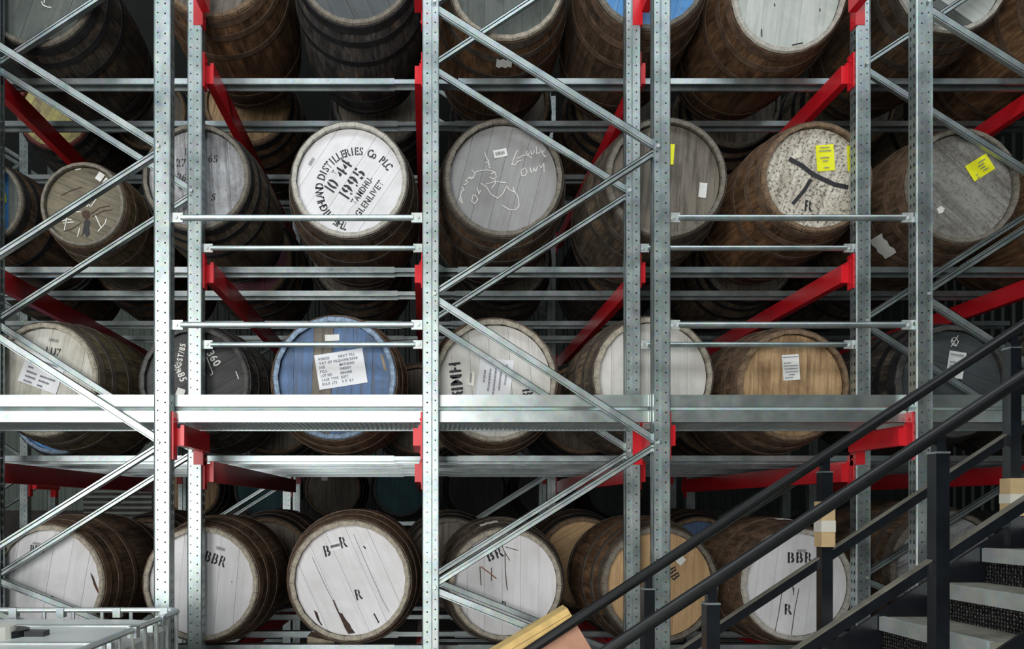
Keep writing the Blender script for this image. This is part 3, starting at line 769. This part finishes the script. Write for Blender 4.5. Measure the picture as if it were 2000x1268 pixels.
s = d.sheet(1544,718,33,50,4,'sticker','paper_label'); d.lines(1544,718,30,46,4,[[(0.0,1.0)],[],[(0.05,0.5)],[(0.05,0.95)],[(0.05,0.9)],[(0.1,0.95)],[(0.3,0.7)],[(0.05,0.6)]],s,9,'print',0.45)
d = cask(1862,745,110,'charcoal cask head with a white label and chalk loop behind the stair handrail','dark','dark','charcoal',-70,'hoop_dark')
s = d.sheet(1866,713,33,52,-9,'sticker','paper_label'); d.lines(1866,705,26,30,-9,[[(0.0,1.0)],[],[(0.05,0.5)],[(0.05,0.7)]],s,9)
d.strokes([[(1861,660),(1857,666),(1860,674),(1867,676),(1871,668),(1867,660),(1861,660)],[(1871,656),(1857,677)],[(1858,662),(1866,676)]],1.5)
d = cask(2155,745,110,'dark cask cut off by the right edge, above the walkway','dark','dark','wood',0,'hoop_dark')
# ---- bottom row
d = cask(92,1139,113,'white-headed cask with a dark split by its rim at the left edge, bottom row','brown','pale','white',10,'hoop_rust', yaw=-3)
d.patch([(178,1118),(184,1126),(190,1142),(197,1160),(200,1172),(192,1156),(185,1142)],'crack','split'); d.patch([(185,1142),(191,1146),(198,1162),(194,1160)],'rustmark','bare_wood')
d.text('BBR',72,1072,13,-4,0.8); d.text('R',103,1172,14,-10,0.8); d.barcode(72,1062,18,6,-6,False)
d = cask(391,1141,112,'white-headed cask with a row of three stencil letters behind the left uprights, bottom row','brown','pale','white',5,'hoop_rust')
d.text('BBR',421,1092,20,-18,length=44); d.barcode(432,1072,20,8,-14,False); d.text("'",453,1140,8,0,0.8)
d = cask(683,1135,118,'white-headed cask with a brown split at the bottom, left of the central upright','brown','pale','white',-24,'hoop_rust')
def zb_(pts): return [(550+x/4.403, 980+y/4.403) for x, y in pts]
d.text('B',638,1076,21,14,0.75); d.text('R',670,1059,21,14,0.75); s = d.sheet(655,1068,22,14,14,'paper','barcode_sticker'); d.lines(655,1066,19,7,14,[[(0.0,1.0)]],s,5,'ink',0.9)
d.text('R',700,1161,20,14,0.75)
d.patch(zb_([(485,955),(520,960),(550,1010),(590,1060),(600,1085),(635,1130),(575,1138),(545,1090),(520,1030)]),'crack','split')
d.strokes([zb_([(445,850),(470,910),(490,955)]),zb_([(285,940),(310,1010),(345,1060)]),zb_([(300,950),(325,1030)]),zb_([(795,965),(835,1040)]),zb_([(705,385),(722,402)])],2.6,'crack','split')
d.strokes([zb_([(620,280),(740,560),(860,830),(925,950)]),zb_([(265,480),(360,690),(450,870)])],0.9,'print','hairline_joint')
d = cask(988,1142,110,'white-headed cask with rust stains crossed by diagonal braces, bottom row','grey','pale','white',0,'hoop')
def zc_(pts): return [(860+x/4.403, 980+y/4.403) for x, y in pts]
d.strokes([zc_([(330,330),(380,300),(440,290)]),zc_([(400,290),(420,320)]),zc_([(350,560),(430,620),(480,660)])],2,'rustmark','rust_stain')
d.patch(zc_([(515,320),(530,312),(545,330),(530,342),(516,335)]),'rustmark','rust_stain')
d.strokes([zc_([(555,440),(558,600),(575,760)]),zc_([(340,560),(350,720)]),zc_([(440,570),(438,680)])],1.6,'crack','split')
d.strokes([zc_([(530,380),(550,430),(595,505)]),zc_([(560,390),(670,420)])],1.3,'crack','split')
d.text('BR',966,1082,20,20,0.9); d.text('R',985,1182,15,0,0.8); s = d.sheet(956,1068,30,10,24,'paper','barcode_sticker'); d.lines(958,1067,18,6,24,[[(0,1)]],s,3,'ink',0.9)
scrap(d.root, 0.12, 104, 0.10, 0.05, 'cap_white')
d = cask(1290,1143,113,'cask with a honey-coloured bare wood head behind the right-centre uprights, bottom row','rust','grey','paletan',3,'hoop')
d.sheet(1326,1092,22,16,-42,'sticker','barcode_sticker'); d.text('BB',1316,1120,17,-60,0.8); d.text('B',1338,1080,10,-55,0.8)
d = cask(1559,1143,110,'white-headed cask with upright stencil letters behind the stair rails, bottom row','brown','white','white',7,'hoop_rust')
d.text('BBR',1562,1089,20,0,length=50); d.barcode(1565,1076,21,8,0,False); d.text('R',1539,1190,20,0,0.85)
d.strokes([[(1548,1142),(1550,1162)],[(1560,1150),(1552,1190),(1545,1240)],[(1528,1150),(1520,1200),(1513,1235)]],1.4,'crack','split'); d.patch([(1547,1146),(1551,1150),(1550,1163)],'crack','split')
d.patch([(1640,1200),(1655,1208),(1648,1222),(1636,1214)],'crack','chipped_rim')
scrap(d.root, 0.20, 86, 0.10, 0.05)
d = cask(1855,1112,113,'cask with a silvery grey head behind the stair, bottom row','brown','grey','stripe',65,'hoop')
# ---- second rank of casks, seen in the gaps
RK2 = 5.5
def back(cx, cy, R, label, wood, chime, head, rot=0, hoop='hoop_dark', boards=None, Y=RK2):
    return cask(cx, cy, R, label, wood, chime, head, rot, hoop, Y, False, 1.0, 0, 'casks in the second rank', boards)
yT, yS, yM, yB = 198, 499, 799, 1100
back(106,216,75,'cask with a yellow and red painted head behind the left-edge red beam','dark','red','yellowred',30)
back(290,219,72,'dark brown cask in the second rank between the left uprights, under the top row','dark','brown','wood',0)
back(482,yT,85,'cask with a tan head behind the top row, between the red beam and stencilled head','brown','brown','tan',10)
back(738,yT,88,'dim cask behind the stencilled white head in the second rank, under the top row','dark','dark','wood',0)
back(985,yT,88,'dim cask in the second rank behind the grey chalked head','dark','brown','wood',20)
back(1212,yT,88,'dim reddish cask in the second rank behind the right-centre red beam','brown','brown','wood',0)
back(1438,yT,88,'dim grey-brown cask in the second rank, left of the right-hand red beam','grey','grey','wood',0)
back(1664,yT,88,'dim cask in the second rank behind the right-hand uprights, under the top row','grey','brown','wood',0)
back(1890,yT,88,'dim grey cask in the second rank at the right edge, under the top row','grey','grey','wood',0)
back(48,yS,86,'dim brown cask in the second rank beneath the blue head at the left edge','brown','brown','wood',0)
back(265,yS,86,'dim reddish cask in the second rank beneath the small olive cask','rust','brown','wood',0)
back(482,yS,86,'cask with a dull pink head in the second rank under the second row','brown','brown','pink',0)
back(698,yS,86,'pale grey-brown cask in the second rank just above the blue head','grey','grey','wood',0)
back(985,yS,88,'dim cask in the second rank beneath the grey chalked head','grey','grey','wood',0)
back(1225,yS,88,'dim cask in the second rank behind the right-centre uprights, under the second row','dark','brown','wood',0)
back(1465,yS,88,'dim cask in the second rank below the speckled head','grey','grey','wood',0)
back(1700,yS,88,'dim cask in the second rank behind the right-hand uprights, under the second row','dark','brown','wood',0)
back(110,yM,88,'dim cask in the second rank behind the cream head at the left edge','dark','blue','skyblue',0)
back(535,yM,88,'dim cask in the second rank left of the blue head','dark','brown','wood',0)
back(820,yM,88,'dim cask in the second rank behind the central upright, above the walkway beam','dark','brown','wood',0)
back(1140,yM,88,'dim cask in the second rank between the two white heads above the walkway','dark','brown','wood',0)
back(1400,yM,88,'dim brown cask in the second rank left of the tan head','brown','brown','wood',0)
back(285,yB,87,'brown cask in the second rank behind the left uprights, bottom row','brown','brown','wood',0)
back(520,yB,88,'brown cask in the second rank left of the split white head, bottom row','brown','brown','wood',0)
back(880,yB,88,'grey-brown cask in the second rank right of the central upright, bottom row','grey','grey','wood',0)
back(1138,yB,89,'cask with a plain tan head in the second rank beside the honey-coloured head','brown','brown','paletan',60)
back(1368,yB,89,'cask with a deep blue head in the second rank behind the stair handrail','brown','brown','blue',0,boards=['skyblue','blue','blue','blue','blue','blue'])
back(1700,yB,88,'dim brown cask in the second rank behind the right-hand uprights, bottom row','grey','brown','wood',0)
# ---- far rack casks behind the bottom row
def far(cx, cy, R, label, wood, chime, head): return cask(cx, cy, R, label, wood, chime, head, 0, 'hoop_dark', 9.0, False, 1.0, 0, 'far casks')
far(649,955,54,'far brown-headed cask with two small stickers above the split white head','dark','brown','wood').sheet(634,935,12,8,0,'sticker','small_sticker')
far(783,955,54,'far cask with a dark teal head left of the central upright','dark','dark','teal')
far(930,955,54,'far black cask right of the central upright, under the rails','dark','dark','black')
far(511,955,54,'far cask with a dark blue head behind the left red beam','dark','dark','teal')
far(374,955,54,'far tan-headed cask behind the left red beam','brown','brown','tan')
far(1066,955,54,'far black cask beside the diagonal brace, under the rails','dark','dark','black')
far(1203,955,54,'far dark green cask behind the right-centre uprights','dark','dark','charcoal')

# wooden chocks wedging the bottom casks on their rails
def chock(px, Y, z, wd, label, flip=1):
    x = (px-VX)/FPX*Y
    mb = MB(); mb.prism([(0,0),(flip*wd,0),(flip*wd,0.006),(0,0.042)], 'y', 0, 0.16)
    o = mb.build('wooden_chock', M['chock'], None, (x, Y, z)); tag(o, label, 'chock', 'wooden chocks')
chock(600, 4.56, RAILZ[0]-0.0, 0.17, 'pale wooden wedge under the left side of the split white-headed cask')

# ------------------------------------------------------------------ intermediate bulk container, bottom left
ib = empty('bulk_container', (-1.70, 2.94, 0), 'white plastic liquid tank in a galvanised tube cage, bottom left', 'tank')
x0, x1, y0, y1, zt_ = -0.52, 0.515, -0.60, 0.585, EYE-0.485
def rrect(x0,x1,y0,y1,z,r,n=5):
    pts = []
    for cx, cy, a in ((x1-r,y1-r,0),(x0+r,y1-r,90),(x0+r,y0+r,180),(x1-r,y0+r,270)):
        for i in range(n+1):
            t = math.radians(a+90*i/n); pts.append((cx+r*math.cos(t), cy+r*math.sin(t), z))
    return pts+[pts[0]]
MB().path(rrect(x0,x1,y0,y1,zt_,0.06),0.0125,10).build('top_rail', M['galv_bright'], ib)
for z in (0.25,0.55,0.85): MB().path(rrect(x0,x1,y0,y1,z,0.06),0.010,8).build('cage_ring', M['galv_bright'], ib)
vt = MB().tube((0,0,0.13),(0,0,zt_-0.008),0.0095,8).mesh('upright_tube')
for i in range(9):
    y = y0+0.09+i*(y1-y0-0.15)/8.0
    link('upright_tube', vt, M['galv_bright'], ib, (x1,y,0)); link('upright_tube', vt, M['galv_bright'], ib, (x0,y,0))
for i in range(7):
    x = x0+0.10+i*(x1-x0-0.2)/6.0
    link('upright_tube', vt, M['galv_bright'], ib, (x,y1,0)); link('upright_tube', vt, M['galv_bright'], ib, (x,y0,0))
cl = MB().box(-0.018,0.018,-0.018,0.018,-0.03,0.016).mesh('clamp')
for px in (28,120,230,322):
    p = P(px,1193,2.94+y1); link('clamp', cl, M['galv'], ib, (p.x+1.70, y1, zt_-0.004))
for yy in (0.02, 0.32): link('clamp', cl, M['galv'], ib, (x1, yy, zt_-0.004))
tk = MB(); rr = 0.09
sec = [(0.02,0.14,0),(0.02,1.075,0),(0.04,1.115,0),(0.10,1.128,0)]
prev = None; vs = []; fs = []; npt = None
for inset, z, _ in sec:
    ring = rrect(x0+0.02+inset,x1-0.02-inset,y0+0.02+inset,y1-0.02-inset,z,rr)[:-1]; npt = len(ring); vs += ring
for k in range(len(sec)-1):
    for i in range(npt): fs.append((k*npt+i,k*npt+(i+1)%npt,(k+1)*npt+(i+1)%npt,(k+1)*npt+i))
fs.append(tuple(range((len(sec)-1)*npt, len(sec)*npt))); fs.append(tuple(range(npt-1,-1,-1)))
tk.add(vs, fs); tk.build('tank', M['plastic'], ib)
for yy in (0.27,-0.15): MB().box(x0+0.01,x1-0.01,yy-0.018,yy+0.018,zt_-0.052,zt_-0.022).build('top_bar', M['galv_bright'], ib)
cp = MB(); cp.tube((0.0,0.02,1.126),(0.0,0.02,1.155),0.085,24); cp.box(0.05,0.16,0.0,0.05,1.126,1.15); cpo = cp.build('lid_ring', M['black'], ib)
MB().tube((-0.02,-0.03,1.128),(-0.02,-0.03,1.178),0.078,24).build('screw_cap', M['cap_white'], ib)
pb = MB(); pb.box(x0,x1,y0,y1,0.09,0.13)
for xx in (x0+0.0,-0.05,x1-0.1): pb.box(xx,xx+0.1,y0,y1,0,0.09)
pb.build('pallet_base', M['galv'], ib)

# ------------------------------------------------------------------ steel stair, lower right
YN, YR_ = 2.74, 3.42
RUN, RISE, SL = 0.239, 0.159, 0.665
def nz(x): return EYE-0.5+(x-2.115)*SL
st = empty('staircase', (2.115, 3.08, 0), 'black steel staircase with galvanised step edges climbing to the right', 'staircase')
O = Vector((2.115,3.08,0))
def sp(mb, name, mat, smooth=False, parent=None):
    mb.v = [(v[0]-O.x, v[1]-O.y, v[2]-O.z) for v in mb.v]
    return mb.build(name, mat, parent or st)
for k in range(-6, 8):
    xk = 2.115+RUN*k; zk = EYE-0.5+RISE*k
    if xk > 4.3: break
    tr = sp(MB().box(xk+0.001, xk+RUN+0.03, YN+0.012, YR_-0.012, zk-0.03, zk), 'tread', M['tread'])
    n_ = MB().box(xk-0.012, xk+0.0, YN+0.012, YR_-0.012, zk-0.062, zk+0.001); n_.box(xk-0.002, xk+0.014, YN+0.012, YR_-0.012, zk+0.0005, zk+0.003)
    sp(n_, 'nosing', M['galv_bright'], parent=tr)
    sp(MB().box(xk+0.004, xk+0.010, YN+0.012, YR_-0.012, zk-RISE, zk-0.031), 'riser', M['chequer'])
xb0, xb1 = 0.42, 4.3
for y in (YN, YR_):
    mb = MB(); top = 0.025 if y == YR_ else -0.035
    mb.prism([(xb0,nz(xb0)-0.2),(xb1,nz(xb1)-0.27),(xb1,nz(xb1)+top),(xb0,nz(xb0)+top)], 'y', y-0.006, y+0.006)
    sp(mb, 'stringer', M['black'])
def railz(x): return EYE+0.42+(x-2.115)*0.66
for y in (YN, YR_):
    xa_ = 0.42
    sp(MB().tube((xa_,y,railz(xa_)),(4.3,y,railz(4.3)),0.0245,16), 'handrail', M['black_rubber'])
    mb = MB(); d_ = Vector((1,0,0.66)).normalized(); n_ = Vector((-d_.z,0,d_.x))
    a = Vector((0.85,y,railz(0.85)-0.485)); b = Vector((4.3,y,railz(4.3)-0.485)); c = (a+b)/2; hl = (b-a).length/2
    mb.obox(c, d_, Vector((0,1,0)), n_, hl, 0.003, 0.02)
    mr = sp(mb, 'mid_rail', M['black'])
    sp(MB().obox(c+n_*0.0205+Vector((0,0.012,0)), d_, Vector((0,1,0)), n_, hl, 0.016, 0.0025), 'dusty_top_flange', M['dusty'], parent=mr)
for y, xs in ((YR_,(1.031,1.856,2.73,3.6)),(YN,(1.061,1.912,2.77,3.62))):
    for x in xs:
        zt2 = railz(x)-0.075; zb2 = max(0.0, nz(x)-0.10)
        mb = MB(); mb.box(x-0.025,x+0.025,y-0.025,y+0.025,zb2,zt2); po = sp(mb, 'baluster', M['black'])
        sp(MB().box(x-0.0165,x+0.0165,y-0.0165,y+0.0165,zt2,railz(x)-0.012), 'rail_stub', M['black'], parent=po)
        sp(MB().box(x-0.027,x+0.027,y-0.027,y+0.027,zt2-0.004,zt2+0.003), 'cap_plate', M['galv_dark'], parent=po)
        if y == YR_ and x in (1.856, 2.73):
            zA, zB = ((EYE+0.036,EYE-0.175),(EYE+0.144,EYE-0.03))[x == 2.73]
            for f0, f1, mt in ((0,0.42,'kraft'),(0.42,0.67,'tape'),(0.67,1.0,'kraft')):
                g = 0.032+(0.0015 if mt == 'tape' else 0)
                o = sp(MB().box(x-g,x+g,y-g,y+g,zA+(zB-zA)*f1,zA+(zB-zA)*f0), 'paper_wrap', M[mt], parent=po); o['label'] = 'brown paper wrap taped round the post' if mt == 'kraft' else 'band of pale tape round the post'

# ------------------------------------------------------------------ tilted timber block by the foot of the handrail
A = P(1108,1188,3.47); u = Vector((-0.857,0,-0.515)); v = Vector((0.515,0,-0.857)); yv = Vector((0,1,0))
tb = empty('timber_block', (A.x, A.y, A.z), 'tilted timber block with yellow battens and pinkish plywood face at the handrail foot', 'timber')
for v0, v1 in ((0.0,0.031),(0.0335,0.068)):
    MB().obox(u*0.4+v*((v0+v1)/2)+yv*0.06, u, yv, v, 0.4, 0.06, (v1-v0)/2).build('batten', M['pine'], tb)
MB().obox(u*0.4+v*0.33+yv*0.07, u, yv, v, 0.4, 0.05, 0.26).build('plywood_panel', M['ply'], tb)
